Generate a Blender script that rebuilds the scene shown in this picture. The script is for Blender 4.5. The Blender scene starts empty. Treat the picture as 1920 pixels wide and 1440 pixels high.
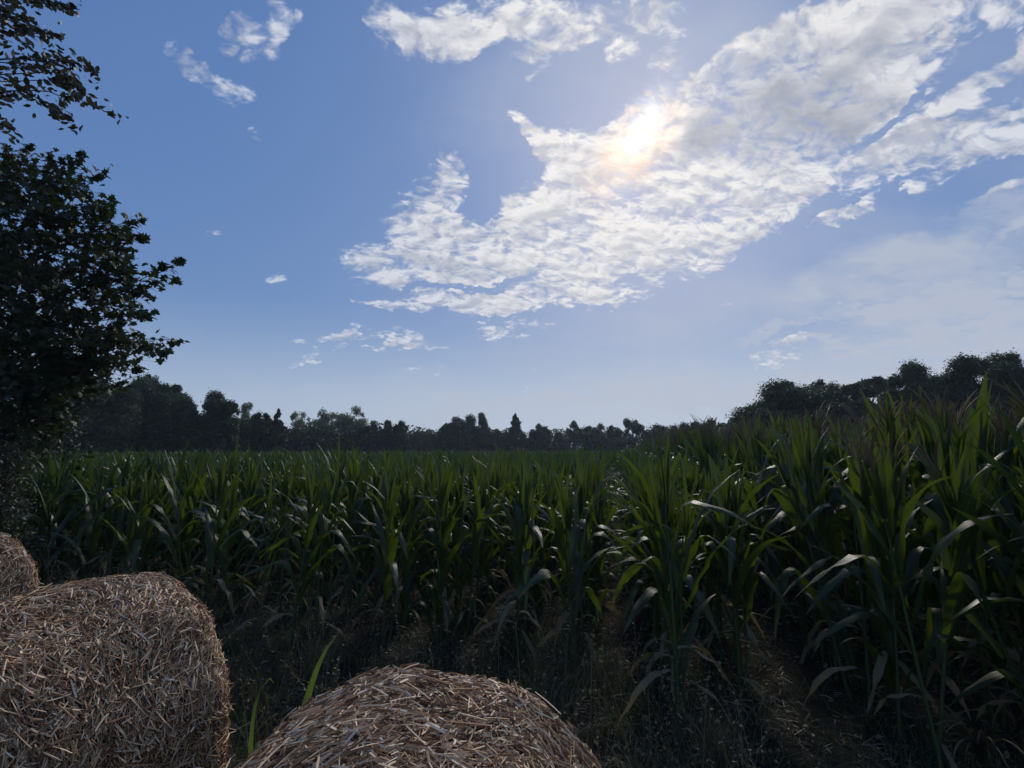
import bpy, math, random
import numpy as np
from mathutils import Vector
R = math.radians
SC = bpy.context.scene
COL = SC.collection
rng = np.random.default_rng(7)
random.seed(7)

# ------------------------------------------------------------------ camera
FPX = 887.0; EYE = 1.9; PITCH = math.atan(125/887)
cam = bpy.data.objects.new('camera', bpy.data.cameras.new('camera')); COL.objects.link(cam)
cam.data.sensor_width = 36; cam.data.lens = FPX/1920*36
cam.data.clip_start = .02; cam.data.clip_end = 6000
cam.location = (0, 0, EYE); cam.rotation_euler = (R(90)+PITCH, 0, 0)
SC.camera = cam

def ray(px, py):
    x, z = (px-960)/FPX, (720-py)/FPX
    c, s = math.cos(PITCH), math.sin(PITCH)
    return np.array([x, c-z*s, s+z*c])
def at(px, py, Y):
    d = ray(px, py); return d*(Y/d[1])+np.array([0, 0, EYE])
def gnd(px, py):
    d = ray(px, py); return d*(-EYE/d[2])+np.array([0, 0, EYE])

# ------------------------------------------------------------------ helpers
def tag(o, label=None, cat=None, group=None, kind=None):
    if label: o['label'] = label
    if cat: o['category'] = cat
    if group: o['group'] = group
    if kind: o['kind'] = kind
    return o
def empty(name, loc=(0, 0, 0), rz=0):
    o = bpy.data.objects.new(name, None); COL.objects.link(o)
    o.location = loc; o.rotation_euler = (0, 0, rz); o.empty_display_size = .2
    return o
def npmesh(name, V, F, mat, uv=None, smooth=True):
    """V (n,3); F (m,k) uniform polygons"""
    V = np.asarray(V, np.float32); F = np.asarray(F, np.int32)
    me = bpy.data.meshes.new(name)
    me.vertices.add(len(V)); me.vertices.foreach_set('co', V.ravel())
    m, k = F.shape
    me.loops.add(m*k); me.loops.foreach_set('vertex_index', F.ravel())
    me.polygons.add(m)
    me.polygons.foreach_set('loop_start', np.arange(m, dtype=np.int32)*k)
    me.polygons.foreach_set('use_smooth', np.full(m, smooth, dtype=bool))
    if uv is not None:
        l = me.uv_layers.new(name='uv'); l.data.foreach_set('uv', np.asarray(uv, np.float32)[F.ravel()].ravel())
    me.update(calc_edges=True); me.validate()
    me.materials.append(mat)
    return me
def link(name, me, parent=None):
    o = bpy.data.objects.new(name, me); COL.objects.link(o)
    if parent: o.parent = parent
    return o
class Acc:
    def __init__(s): s.V = []; s.F = []; s.U = []; s.n = 0
    def add(s, V, F, U=None):
        s.V.append(np.asarray(V, float)); s.F.append(np.asarray(F, int)+s.n)
        s.U.append(np.zeros((len(V), 2)) if U is None else U); s.n += len(V)
    def mesh(s, name, mat, smooth=True):
        return npmesh(name, np.vstack(s.V), np.vstack(s.F), mat, np.vstack(s.U), smooth)
def norm(v): return v/(np.linalg.norm(v, axis=-1, keepdims=True)+1e-9)

def tube(pts, rad, sides=6):
    """tapered tube along pts, quads only"""
    pts = np.asarray(pts, float); n = len(pts)
    rad = np.broadcast_to(rad, (n,))
    t = norm(np.gradient(pts, axis=0))
    ref = np.array([.31, .2, .93]) if abs(t[0][2]) < .9 else np.array([1, .1, 0])
    a = norm(np.cross(t, ref)); b = np.cross(t, a)
    ang = np.linspace(0, 2*np.pi, sides, endpoint=False)
    V = pts[:, None]+rad[:, None, None]*(np.cos(ang)[None, :, None]*a[:, None]+np.sin(ang)[None, :, None]*b[:, None])
    i = np.arange(n-1)[:, None]*sides; j = np.arange(sides)[None]
    j2 = (j+1) % sides
    F = np.stack([i+j, i+j2, i+sides+j2, i+sides+j], -1).reshape(-1, 4)
    return V.reshape(-1, 3), F

# ------------------------------------------------------------------ materials
class NT:
    def __init__(s, tree): s.t = tree; s.L = tree.links
    def n(s, typ, ins=None, **kw):
        nd = s.t.nodes.new(typ)
        for k, v in kw.items(): setattr(nd, k, v)
        if ins:
            for k, v in ins.items():
                if hasattr(v, 'is_output'): s.L.new(v, nd.inputs[k])
                else: nd.inputs[k].default_value = v
        return nd
    def math(s, op, a, b=None, c=None, clamp=False):
        i = {0: a}
        if b is not None: i[1] = b
        if c is not None: i[2] = c
        return s.n('ShaderNodeMath', i, operation=op, use_clamp=clamp).outputs[0]
    def mr(s, v, a, b, c=0., d=1., smooth=False):
        nd = s.n('ShaderNodeMapRange', {'Value': v, 'From Min': a, 'From Max': b, 'To Min': c, 'To Max': d})
        nd.interpolation_type = 'SMOOTHSTEP' if smooth else 'LINEAR'
        return nd.outputs[0]
    def mix(s, f, a, b, blend='MIX'):
        nd = s.n('ShaderNodeMix', data_type='RGBA', blend_type=blend)
        for k, v in ((0, f), (6, a), (7, b)):
            if hasattr(v, 'is_output'): s.L.new(v, nd.inputs[k])
            else: nd.inputs[k].default_value = v if k == 0 else (*v, 1) if len(v) == 3 else v
        return nd.outputs[2]
    def noise(s, vec, scale, detail=4, rough=.55, dist=0., out=0):
        return s.n('ShaderNodeTexNoise', {'Vector': vec, 'Scale': scale, 'Detail': detail, 'Roughness': rough, 'Distortion': dist}).outputs[out]
def newmat(name):
    m = bpy.data.materials.new(name); m.use_nodes = True
    m.node_tree.nodes.clear(); return m, NT(m.node_tree)
def ramp(t, fac, stops):
    r = t.n('ShaderNodeValToRGB', {'Fac': fac})
    e = r.color_ramp.elements
    while len(e) < len(stops): e.new(.5)
    for k, (p, c) in zip(e, stops): k.position = p; k.color = (*c, 1)
    return r.outputs[0]

def leaf_mat(name, cols, trans, rough=.45, tfac=.35, spec=.5, rib=False, nscale=3.0, bump=0.):
    """cols: ramp over random-per-island; trans: translucent colour"""
    m, t = newmat(name)
    g = t.n('ShaderNodeNewGeometry'); tc = t.n('ShaderNodeTexCoord')
    c = ramp(t, g.outputs['Random Per Island'], cols)
    nz = t.noise(tc.outputs['Object'], nscale, 4)
    c = t.mix(t.mr(nz, .3, .7, .0, .45), c, (.0, .0, .0), 'MIX') if False else t.mix(.55, c, t.mix(nz, (.55, .55, .5), (1.5, 1.45, 1.3)), 'MULTIPLY')
    bs = {}
    if rib:
        uv = t.n('ShaderNodeUVMap', uv_map='uv'); sp = t.n('ShaderNodeSeparateXYZ', {0: uv.outputs[0]})
        d = t.math('ABSOLUTE', sp.outputs[0])
        r = t.mr(d, .04, .11, 1, 0, True)
        c = t.mix(t.math('MULTIPLY', r, .55), c, (.16, .2, .1))
        veins = t.math('SINE', t.math('MULTIPLY', sp.outputs[0], 60.))
        hgt = t.math('ADD', t.math('MULTIPLY', veins, .25), t.math('MULTIPLY', r, 1.))
        b = t.n('ShaderNodeBump', {'Strength': .35, 'Distance': .003, 'Height': hgt})
        bs['Normal'] = b.outputs[0]
    p = t.n('ShaderNodeBsdfPrincipled', {'Base Color': c, 'Roughness': rough, 'Specular IOR Level': spec, **bs})
    tr = t.n('ShaderNodeBsdfTranslucent', {'Color': t.mix(.6, (*trans,), t.mix(nz, (.5, .5, .4), (1.4, 1.4, 1.2)), 'MULTIPLY')})
    mx = t.n('ShaderNodeMixShader', {0: tfac, 1: p.outputs[0], 2: tr.outputs[0]})
    o = t.n('ShaderNodeOutputMaterial', {0: mx.outputs[0]})
    return m
def bark_mat(name, c1, c2, scale=14):
    m, t = newmat(name)
    tc = t.n('ShaderNodeTexCoord')
    mp = t.n('ShaderNodeMapping', {'Vector': tc.outputs['Object'], 'Scale': (1, 1, .25)})
    nz = t.noise(mp.outputs[0], scale, 6, .65)
    c = t.mix(nz, c1, c2)
    b = t.n('ShaderNodeBump', {'Strength': .7, 'Distance': .02, 'Height': nz})
    p = t.n('ShaderNodeBsdfPrincipled', {'Base Color': c, 'Roughness': .9, 'Normal': b.outputs[0]})
    t.n('ShaderNodeOutputMaterial', {0: p.outputs[0]}); return m

M = {}
M['corn'] = leaf_mat('corn_leaf_green', [(0, (.017, .036, .012)), (.5, (.023, .047, .013)), (1, (.035, .062, .020))], (.125, .18, .014), rough=.42, tfac=.33, spec=.55, rib=True, nscale=6)
M['corn_far'] = leaf_mat('corn_leaf_far', [(0, (.016, .036, .015)), (.5, (.022, .048, .018)), (1, (.031, .060, .025))], (.08, .14, .018), rough=.45, tfac=.30, spec=.5, nscale=1.5)
M['corn_stalk'] = leaf_mat('corn_stalk_green', [(0, (.04, .08, .02)), (1, (.05, .09, .03))], (.1, .15, .02), rough=.5, tfac=.05, nscale=9)
M['corn_dry'] = leaf_mat('corn_leaf_dry', [(0, (.16, .13, .07)), (1, (.28, .23, .14))], (.22, .17, .07), rough=.7, tfac=.3, nscale=12)
M['tassel'] = leaf_mat('corn_tassel', [(0, (.2, .12, .07)), (1, (.3, .2, .12))], (.3, .2, .1), rough=.7, tfac=.25, nscale=9)
M['maple'] = leaf_mat('maple_leaf', [(0, (.014, .026, .012)), (.6, (.022, .04, .018)), (1, (.034, .052, .026))], (.05, .075, .014), rough=.55, tfac=.2, spec=.4, nscale=1.2)
M['cherry'] = leaf_mat('overhanging_leaf', [(0, (.03, .035, .022)), (1, (.055, .05, .035))], (.07, .07, .03), rough=.5, tfac=.25, nscale=2)
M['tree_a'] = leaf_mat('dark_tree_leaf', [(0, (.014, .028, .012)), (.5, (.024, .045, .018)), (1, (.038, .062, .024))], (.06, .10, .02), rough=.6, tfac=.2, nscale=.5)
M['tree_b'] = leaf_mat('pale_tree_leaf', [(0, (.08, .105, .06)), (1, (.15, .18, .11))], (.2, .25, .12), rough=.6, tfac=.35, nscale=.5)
M['shrub'] = leaf_mat('shrub_leaf', [(0, (.035, .045, .028)), (1, (.08, .09, .06))], (.06, .08, .03), rough=.6, tfac=.2, nscale=3)
M['bark'] = bark_mat('grey_bark', (.02, .017, .014), (.09, .075, .06))
M['grass_dry'] = leaf_mat('dry_grass', [(0, (.05, .06, .025)), (.5, (.11, .1, .055)), (1, (.24, .2, .13))], (.12, .11, .05), rough=.7, tfac=.3, nscale=3)
M['grass_green'] = leaf_mat('green_grass', [(0, (.03, .06, .02)), (1, (.06, .1, .035))], (.09, .15, .03), rough=.5, tfac=.35, nscale=3)
M['young'] = leaf_mat('young_corn_leaf', [(0, (.05, .085, .02)), (1, (.07, .11, .03))], (.17, .25, .04), rough=.45, tfac=.45, rib=True, nscale=6)

def straw_mat(name, stops):
    m, t = newmat(name)
    g = t.n('ShaderNodeNewGeometry'); tc = t.n('ShaderNodeTexCoord')
    c = ramp(t, g.outputs['Random Per Island'], stops)
    nz = t.noise(tc.outputs['Object'], 60, 3)
    n2 = t.noise(tc.outputs['Object'], 3.2, 4)
    c = t.mix(.6, c, t.mix(nz, (.55, .5, .45), (1.4, 1.4, 1.35)), 'MULTIPLY')
    c = t.mix(.7, c, t.mix(t.mr(n2, .3, .7), (.62, .55, .5), (1.25, 1.25, 1.22)), 'MULTIPLY')
    p = t.n('ShaderNodeBsdfPrincipled', {'Base Color': c, 'Roughness': .55, 'Specular IOR Level': .25})
    t.n('ShaderNodeOutputMaterial', {0: p.outputs[0]}); return m
M['straw'] = straw_mat('straw_stalks', [(0, (.15, .077, .04)), (.3, (.33, .19, .105)), (.6, (.60, .42, .25)), (.85, (.82, .65, .44)), (1, (.95, .84, .65))])
M['straw_litter'] = straw_mat('straw_litter', [(0, (.05, .042, .032)), (.6, (.17, .145, .11)), (1, (.46, .42, .35))])
def core_mat():
    m, t = newmat('straw_core'); tc = t.n('ShaderNodeTexCoord')
    mp = t.n('ShaderNodeMapping', {'Vector': tc.outputs['Object'], 'Scale': (1, 5, 1)})
    nz = t.noise(mp.outputs[0], 22, 7, .7)
    b = t.n('ShaderNodeBump', {'Strength': 1., 'Distance': .03, 'Height': nz})
    p = t.n('ShaderNodeBsdfPrincipled', {'Base Color': t.mix(t.mr(nz, .35, .65), (.04, .02, .012), (.24, .14, .085)), 'Roughness': .9, 'Normal': b.outputs[0]})
    t.n('ShaderNodeOutputMaterial', {0: p.outputs[0]}); return m
M['core'] = core_mat()
def ground_mat():
    m, t = newmat('field_soil'); tc = t.n('ShaderNodeTexCoord')
    v = tc.outputs['Object']
    n1 = t.noise(v, .6, 4); n2 = t.noise(v, 9, 8, .7); n3 = t.noise(v, 55, 4, .6)
    c = t.mix(t.mr(n2, .35, .68), (.012, .010, .008), (.046, .038, .029))
    c = t.mix(t.mr(n3, .58, .72, 0, .6), c, (.11, .09, .065))
    c = t.mix(t.mr(n1, .45, .62, 0, .55), c, (.03, .04, .017))
    h = t.math('ADD', n2, t.math('MULTIPLY', n3, .35))
    b = t.n('ShaderNodeBump', {'Strength': 1., 'Distance': .06, 'Height': h})
    p = t.n('ShaderNodeBsdfPrincipled', {'Base Color': c, 'Roughness': .95, 'Normal': b.outputs[0], 'Specular IOR Level': .2})
    t.n('ShaderNodeOutputMaterial', {0: p.outputs[0]}); return m
M['ground'] = ground_mat()

# ------------------------------------------------------------------ light and sky
sd = ray(1200, 258); sd = sd/np.linalg.norm(sd)
SUN_EL = math.asin(sd[2]); SUN_AZ = math.atan2(sd[0], sd[1])
sun = bpy.data.objects.new('sun', bpy.data.lights.new('sun', 'SUN')); COL.objects.link(sun)
sun.data.energy = 1.8; sun.data.angle = R(7); sun.data.color = (1, .93, .84)
sun.rotation_euler = Vector(sd.tolist()).to_track_quat('Z', 'Y').to_euler()
sun.location = (10, 10, 40)

def azel(px, py):
    d = ray(px, py); d = d/np.linalg.norm(d)
    return np.array([math.atan2(d[0], d[1]), math.asin(d[2])])
#CLOUDS#
CL = [  # (cx, cy, rx, ry, rotation deg (clockwise in picture), amplitude): where the banks stand in the sky
 # lower bank: wing, feather, body, under-band
 (735, 500, 90, 32, 8, .8), (840, 492, 130, 44, 2, .9), (980, 470, 130, 60, -8, .9), (1110, 440, 150, 95, -10, 1.), (1200, 370, 150, 100, -10, 1.05),
 (860, 572, 150, 16, 0, 1.), (1010, 566, 160, 20, -3, .95), (1130, 525, 130, 32, -12, .85), (1290, 430, 150, 60, -18, .95), (1410, 415, 120, 42, -24, .85), (1480, 370, 90, 26, -22, .6),
 (800, 412, 66, 90, 28, .72), (838, 350, 34, 46, 15, .6), (765, 430, 50, 30, 30, .45), (1080, 340, 70, 70, 20, .9), (1035, 305, 60, 20, 50, .6), (990, 252, 36, 12, 45, .3), (960, 420, 60, 26, -40, .5), (880, 425, 40, 26, 0, .3),
 # about the sun
 (1190, 265, 95, 50, -38, .95), (1260, 300, 110, 80, 0, 1.), (1330, 240, 110, 90, -30, 1.05),
 # great bank upper right
 (1430, 180, 150, 95, -30, 1.15), (1500, 240, 150, 60, -15, 1.0), (1470, 95, 150, 55, -25, .8), (1600, 60, 180, 55, -22, .95), (1760, 20, 160, 34, -10, .9), (1590, 150, 130, 60, -25, 1.0),
 (1480, 310, 120, 30, -8, .8), (1630, 310, 150, 34, -10, .95), (1790, 285, 150, 36, -14, .95), (1900, 240, 90, 46, -24, .95), (1750, 215, 120, 26, -30, .75), (1860, 150, 100, 30, -38, .8), (1910, 105, 60, 30, -30, .7), (1900, 20, 60, 26, -25, .7), (1710, 120, 90, 44, -40, .8),
 (1270, 90, 55, 26, -35, .42), (1225, 185, 45, 20, -40, .42),
 # along the top
 (800, 45, 80, 50, 10, .8), (880, 25, 90, 45, -10, .75), (1000, 20, 90, 40, -10, .7), (1040, 85, 70, 24, -25, .6), (1180, 25, 110, 40, -10, .7), (1150, 100, 50, 30, -25, .6), (1010, 130, 22, 30, 20, .35), (730, 20, 40, 30, 0, .4),
 # small fleeces upper left
 (345, 95, 44, 22, 45, .55), (385, 128, 50, 24, 32, .62), (435, 155, 44, 24, 25, .58), (455, 35, 40, 40, 40, .45), (505, 65, 36, 40, 40, .42), (540, 20, 26, 26, 0, .4), (475, 258, 20, 10, 40, .34), (410, 465, 26, 9, 30, .34), (500, 520, 22, 8, 20, .28),
 # little low clouds
 (578, 655, 26, 7, 0, .62), (660, 634, 34, 7, -3, .62), (780, 643, 50, 10, 2, .72), (720, 637, 26, 6, 0, .45), (930, 612, 40, 9, -8, .6), (1000, 621, 34, 7, 0, .55), (920, 630, 20, 6, 0, .45), (795, 707, 40, 5, 0, .42),
 (990, 716, 18, 5, 0, .42), (1370, 570, 16, 6, 0, .3), (1755, 343, 36, 10, -24, .62), (1610, 385, 46, 10, -24, .5), (1575, 413, 26, 7, -12, .5), (1900, 350, 60, 12, -20, .4),
 (1455, 668, 42, 12, -5, .6), (1545, 590, 40, 6, -2, .42),
]
HOLE = [(1560, 200, 60, 12, -50, .5), (1650, 240, 70, 12, -20, .6), (1380, 330, 60, 12, -10, .5), (1030, 510, 50, 9, -5, .5), (1800, 330, 80, 10, -14, .5), (1750, 75, 50, 8, -30, .4), (1060, 470, 50, 16, -40, .35), (1145, 540, 46, 16, 0, .9), (930, 536, 90, 9, -4, .8), (900, 405, 44, 40, 20, .6), (1540, 325, 80, 9, -8, .5), (1700, 180, 50, 8, -45, .5), (1500, 420, 40, 14, -20, .5), (1260, 470, 50, 8, -10, .4), (1090, 420, 40, 10, -30, .35), (925, 70, 26, 50, 20, .6), (1090, 130, 30, 40, 0, .5)]
GREY = [(1420, 185, 110, 60, -25, 1.), (1340, 250, 60, 40, -30, .8), (1530, 230, 130, 45, -25, .85), (1600, 110, 110, 22, -30, .5), (1400, 460, 90, 16, -26, .45), (850, 500, 90, 14, 8, .45), (1740, 250, 100, 14, -20, .4)]
VEIL = [(1690, 588, 190, 9, -8, .9), (1850, 540, 190, 11, -15, .9), (1600, 652, 130, 8, -7, .8), (1740, 622, 190, 8, -10, .9), (1900, 430, 80, 14, -26, .8), (1880, 600, 120, 10, -12, .8), (1450, 631, 60, 6, -5, .7), (1900, 350, 90, 9, -22, .7), (1870, 655, 150, 18, -6, .8), (1250, 745, 420, 16, -2, .6), (1740, 500, 260, 70, -16, .95), (1100, 165, 260, 110, -20, .28), (1500, 725, 400, 40, 0, .6), (1100, 760, 500, 40, 0, .5), (1800, 620, 280, 50, -8, .9), (1250, 620, 300, 60, -10, .3), (1800, 430, 160, 30, -20, .4)]
w = bpy.data.worlds.new('World'); SC.world = w; w.use_nodes = True
w.node_tree.nodes.clear(); t = NT(w.node_tree)
tc = t.n('ShaderNodeTexCoord'); D = tc.outputs['Generated']
sky = t.n('ShaderNodeTexSky'); sky.sky_type = 'NISHITA'; sky.sun_disc = False
sky.sun_elevation = SUN_EL; sky.sun_rotation = SUN_AZ; sky.air_density = 1.; sky.dust_density = .6; sky.ozone_density = 2.
STR = .1
sp = t.n('ShaderNodeSeparateXYZ', {0: D}); X, Y, Z = sp.outputs
el = t.math('ARCSINE', t.math('MINIMUM', t.math('MAXIMUM', Z, -1.), 1.)); az = t.math('ARCTAN2', X, Y)
ae = t.n('ShaderNodeCombineXYZ', {0: az, 1: el}).outputs[0]
zz = t.math('ADD', t.math('MAXIMUM', Z, 0.), .34)
P = t.n('ShaderNodeCombineXYZ', {0: t.math('DIVIDE', X, zz), 1: t.math('DIVIDE', Y, zz)}).outputs[0]
# warp so that the banks have ragged outlines
def vsub(vec, k):
    v = t.n('ShaderNodeVectorMath', {0: vec, 1: (.5, .5, .5)}, operation='SUBTRACT')
    return t.n('ShaderNodeVectorMath', {0: v.outputs[0], 'Scale': k}, operation='SCALE').outputs[0]
wz = t.n('ShaderNodeTexNoise', {'Vector': P, 'Scale': 4.5, 'Detail': 5., 'Roughness': .62})
aw = t.n('ShaderNodeVectorMath', {0: ae, 1: vsub(wz.outputs['Color'], .17)}, operation='ADD').outputs[0]
def blobs(lst, ext=1.42):
    """sum of soft ellipses in (azimuth, elevation); each is one clamped quadratic form"""
    global aw
    cov = None
    def split():
        sx = t.n('ShaderNodeSeparateXYZ', {0: aw}).outputs; x, y = sx[0], sx[1]
        return (t.n('ShaderNodeCombineXYZ', {0: t.math('MULTIPLY', x, x), 1: t.math('MULTIPLY', x, y), 2: t.math('MULTIPLY', y, y)}).outputs[0],
                t.n('ShaderNodeCombineXYZ', {0: x, 1: y, 2: 1.}).outputs[0])
    v1, v2 = split()
    for q, (cx, cy, rx, ry, rot, amp) in enumerate(lst):
        if q % 14 == 13:    # evaluate in batches: keeps the shader stack small
            aw = t.n('ShaderNodeVectorMath', {0: aw, 1: t.n('ShaderNodeCombineXYZ', {0: t.math('MULTIPLY', cov, 1e-7)}).outputs[0]}, operation='ADD').outputs[0]
            v1, v2 = split()
        c0 = azel(cx, cy); e = 4.
        J = np.stack([(azel(cx+e, cy)-azel(cx-e, cy))/(2*e), (azel(cx, cy+e)-azel(cx, cy-e))/(2*e)], 1)
        a = R(rot); A = np.array([[math.cos(a)*rx, -math.sin(a)*ry], [math.sin(a)*rx, math.cos(a)*ry]])
        B = np.linalg.inv(J@A*ext); Q = B.T@B                  # q = (p-c)' Q (p-c), 1 on the rim
        lin = -2*Q@c0; k = c0@Q@c0
        d1 = t.n('ShaderNodeVectorMath', {0: v1, 1: tuple(-amp*np.array([Q[0, 0], 2*Q[0, 1], Q[1, 1]]))}, operation='DOT_PRODUCT').outputs['Value']
        d2 = t.n('ShaderNodeVectorMath', {0: v2, 1: tuple(-amp*np.array([lin[0], lin[1], k-1.]))}, operation='DOT_PRODUCT').outputs['Value']
        b = t.math('ADD', d1, d2, clamp=True)
        cov = b if cov is None else t.math('ADD', cov, b)
    aw = t.n('ShaderNodeVectorMath', {0: aw, 1: t.n('ShaderNodeCombineXYZ', {0: t.math('MULTIPLY', cov, 1e-7)}).outputs[0]}, operation='ADD').outputs[0]
    return cov
CL = [(c[0], c[1], c[2], c[3], c[4], c[5]+(.2 if c[1] < 560 and (c[2] < 62 and c[1] > 150 or c[0] < 600) else .1 if c[1] > 560 and c[2] < 62 else 0)) for c in CL]
cov = t.math('MINIMUM', t.math('SUBTRACT', blobs(CL), t.math('MULTIPLY', blobs(HOLE), 1.)), .98)
grey = t.math('MINIMUM', blobs(GREY), 1.)
# fleecy texture, drawn out a little along the wind
def fine(dx=0., dy=0., det=8):
    mp = t.n('ShaderNodeMapping', {'Vector': P, 'Location': (dx, dy, 0)})
    mp = t.n('ShaderNodeMapping', {'Vector': mp.outputs[0], 'Rotation': (0, 0, R(-38)), 'Scale': (1., 1.45, 1)})
    v = mp.outputs[0]
    wn = t.n('ShaderNodeTexNoise', {'Vector': v, 'Scale': 9., 'Detail': 2.})
    v = t.n('ShaderNodeVectorMath', {0: v, 1: vsub(wn.outputs['Color'], .09)}, operation='ADD').outputs[0]
    return t.noise(v, 5.6, det, .60), t.noise(v, 36., 3, .55), v
f1, f2, pv = fine()
f1b, f2b, _ = fine(-.012, -.02, 5)
d0 = t.math('ADD', cov, t.math('ADD', t.math('MULTIPLY', t.math('SUBTRACT', f1, .5), 2.7), t.math('MULTIPLY', t.math('SUBTRACT', f2, .5), 2.3)))
d0 = t.math('MULTIPLY', d0, t.mr(cov, .0, .22, 0, 1, True))
dens = t.mr(d0, .14, 1.12, 0, 1, True)
thick = t.mr(d0, .9, 1.8, 0, 1, True)
rel = t.math('ADD', t.math('MULTIPLY', t.math('SUBTRACT', f2, f2b), .55), t.math('MULTIPLY', t.math('SUBTRACT', f1, f1b), 3.))
# angle to the sun
ca = t.n('ShaderNodeVectorMath', {0: D, 1: sd.tolist()}, operation='DOT_PRODUCT').outputs['Value']
sa = t.math('ARCCOSINE', t.math('MINIMUM', ca, 1.))       # radians
near = t.mr(sa, 0., .9, 1, 0, True)
base = t.mix(1., sky.outputs[0], (.93*STR, .82*STR, 1.02*STR), 'MULTIPLY')
hz = t.mr(Z, .0, .30, 1, 0, True)
base = t.mix(t.math('MULTIPLY', hz, .35), base, (.33, .42, .60))
sc = t.n('ShaderNodeSeparateColor', {0: base}).outputs
pw = lambda v, a, g: t.math('MULTIPLY', t.math('POWER', t.math('MAXIMUM', v, .0001), g), a)
base = t.n('ShaderNodeCombineColor', {0: pw(sc[0], .385, .66), 1: pw(sc[1], .460, .48), 2: pw(sc[2], .595, .30)}).outputs[0]
base = t.mix(t.math('MULTIPLY', t.mr(Z, -.04, .30, 1, 0, True), t.mr(az, -.9, .5, .6, .95)), base, (.60, .685, .77))
veil = t.math('MULTIPLY', t.mr(t.noise(pv, 1.3, 7, .6), .40, .72, 0, .42), t.mr(az, -.35, .35, .05, 1))
vl = t.math('MINIMUM', t.math('ADD', veil, t.math('MULTIPLY', blobs(VEIL), t.mr(f1, .3, .65, .25, .95))), .8)
base = t.mix(vl, base, (.50, .54, .63))
ccol = t.mix(t.mr(rel, -.22, .22), (.50, .51, .56), (.78, .77, .77))
ccol = t.mix(t.math('MULTIPLY', thick, .25), ccol, (.50, .51, .55))
ccol = t.mix(t.math('MULTIPLY', t.math('MULTIPLY', grey, t.mr(f1, .34, .56, .2, 1.)), .9), ccol, (.27, .295, .36))
ccol = t.mix(1., ccol, t.mix(near, (.76, .84, 1.0), (1.22, 1.19, 1.14)), 'MULTIPLY')
ccol = t.mix(t.math('MULTIPLY', hz, .35), ccol, (.40, .47, .62))
out = t.mix(t.math('MULTIPLY', dens, t.mr(f1, .36, .56, .78, .96)), base, ccol)
# the sun burning through thin cloud
rag = t.math('ADD', t.math('MULTIPLY', t.math('SUBTRACT', f1, .5), .10), t.math('MULTIPLY', t.math('SUBTRACT', f2, .5), .13))
sp2 = t.n('ShaderNodeMapping', {'Vector': ae, 'Location': (SUN_AZ, SUN_EL, 0), 'Rotation': (0, 0, R(47)), 'Scale': (1.0/math.cos(SUN_EL)*1.15, .62, 1)}, vector_type='TEXTURE')
sr = t.math('ADD', t.math('MAXIMUM', t.n('ShaderNodeVectorMath', {0: sp2.outputs[0]}, operation='LENGTH').outputs['Value'], 0.), rag)
g1 = t.mr(sr, .0, .038, 1, 0, True); g2 = t.mr(sr, .0, .13, 1, 0, True); g3 = t.mr(sa, 0, .5, 1, 0, True)
gl = t.math('ADD', t.math('MULTIPLY', g1, t.mr(f2, .36, .56, .35, 1.8)), t.math('ADD', t.math('MULTIPLY', t.math('MULTIPLY', g2, g2), .30), t.math('MULTIPLY', g3, .07)))
halo = t.math('MULTIPLY', t.mr(sr, .03, .06, 0, 1, True), t.mr(sr, .06, .14, 1, 0, True))
glc = t.n('ShaderNodeVectorMath', {0: (1., .96, .9), 'Scale': gl}, operation='SCALE').outputs[0]
hc = t.n('ShaderNodeVectorMath', {0: (.30, .09, -.06), 'Scale': t.math('MULTIPLY', halo, t.math('MULTIPLY', dens, t.mr(f1, .38, .6)))}, operation='SCALE').outputs[0]
out = t.n('ShaderNodeVectorMath', {0: out, 1: glc}, operation='ADD').outputs[0]
out = t.n('ShaderNodeVectorMath', {0: out, 1: hc}, operation='ADD').outputs[0]
bg = t.n('ShaderNodeBackground', {'Color': out, 'Strength': 1.})
t.n('ShaderNodeOutputWorld', {0: bg.outputs[0]})
w.cycles.sampling_method = 'MANUAL'; w.cycles.sample_map_resolution = 512
#ENDCLOUDS#
SC.view_settings.view_transform = 'Standard'; SC.view_settings.look = 'None'
SC.view_settings.exposure = 0; SC.view_settings.gamma = 1
SC.render.engine = 'CYCLES'

# ------------------------------------------------------------------ ground
def gh(x, y):
    return .016*np.sin(x*1.7+.5*y)*np.cos(y*1.3-.4*x)+.02*np.sin(3.1*x+1)*np.sin(2.7*y)
def build_ground():
    xs = np.concatenate([[-3000, -800, -250, -80, -30], np.linspace(-14, 14, 281), [30, 80, 250, 800, 3000]])
    ys = np.concatenate([[-300, -60, -20, -6], np.linspace(-3, 15, 181), [30, 80, 250, 800, 3000]])
    Xg, Yg = np.meshgrid(xs, ys, indexing='ij')
    near = (np.abs(Xg) < 13.9) & (Yg < 14.9) & (Yg > -2.9)
    Zg = np.where(near, gh(Xg, Yg)+rng.normal(0, .008, Xg.shape), 0)
    V = np.stack([Xg, Yg, Zg], -1).reshape(-1, 3)
    nx, ny = Xg.shape; i, j = np.meshgrid(np.arange(nx-1), np.arange(ny-1), indexing='ij')
    a = (i*ny+j).ravel(); F = np.stack([a, a+ny, a+ny+1, a+1], -1)
    o = link('ground', npmesh('ground', V, F, M['ground'])); tag(o, kind='structure')
build_ground()

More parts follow.
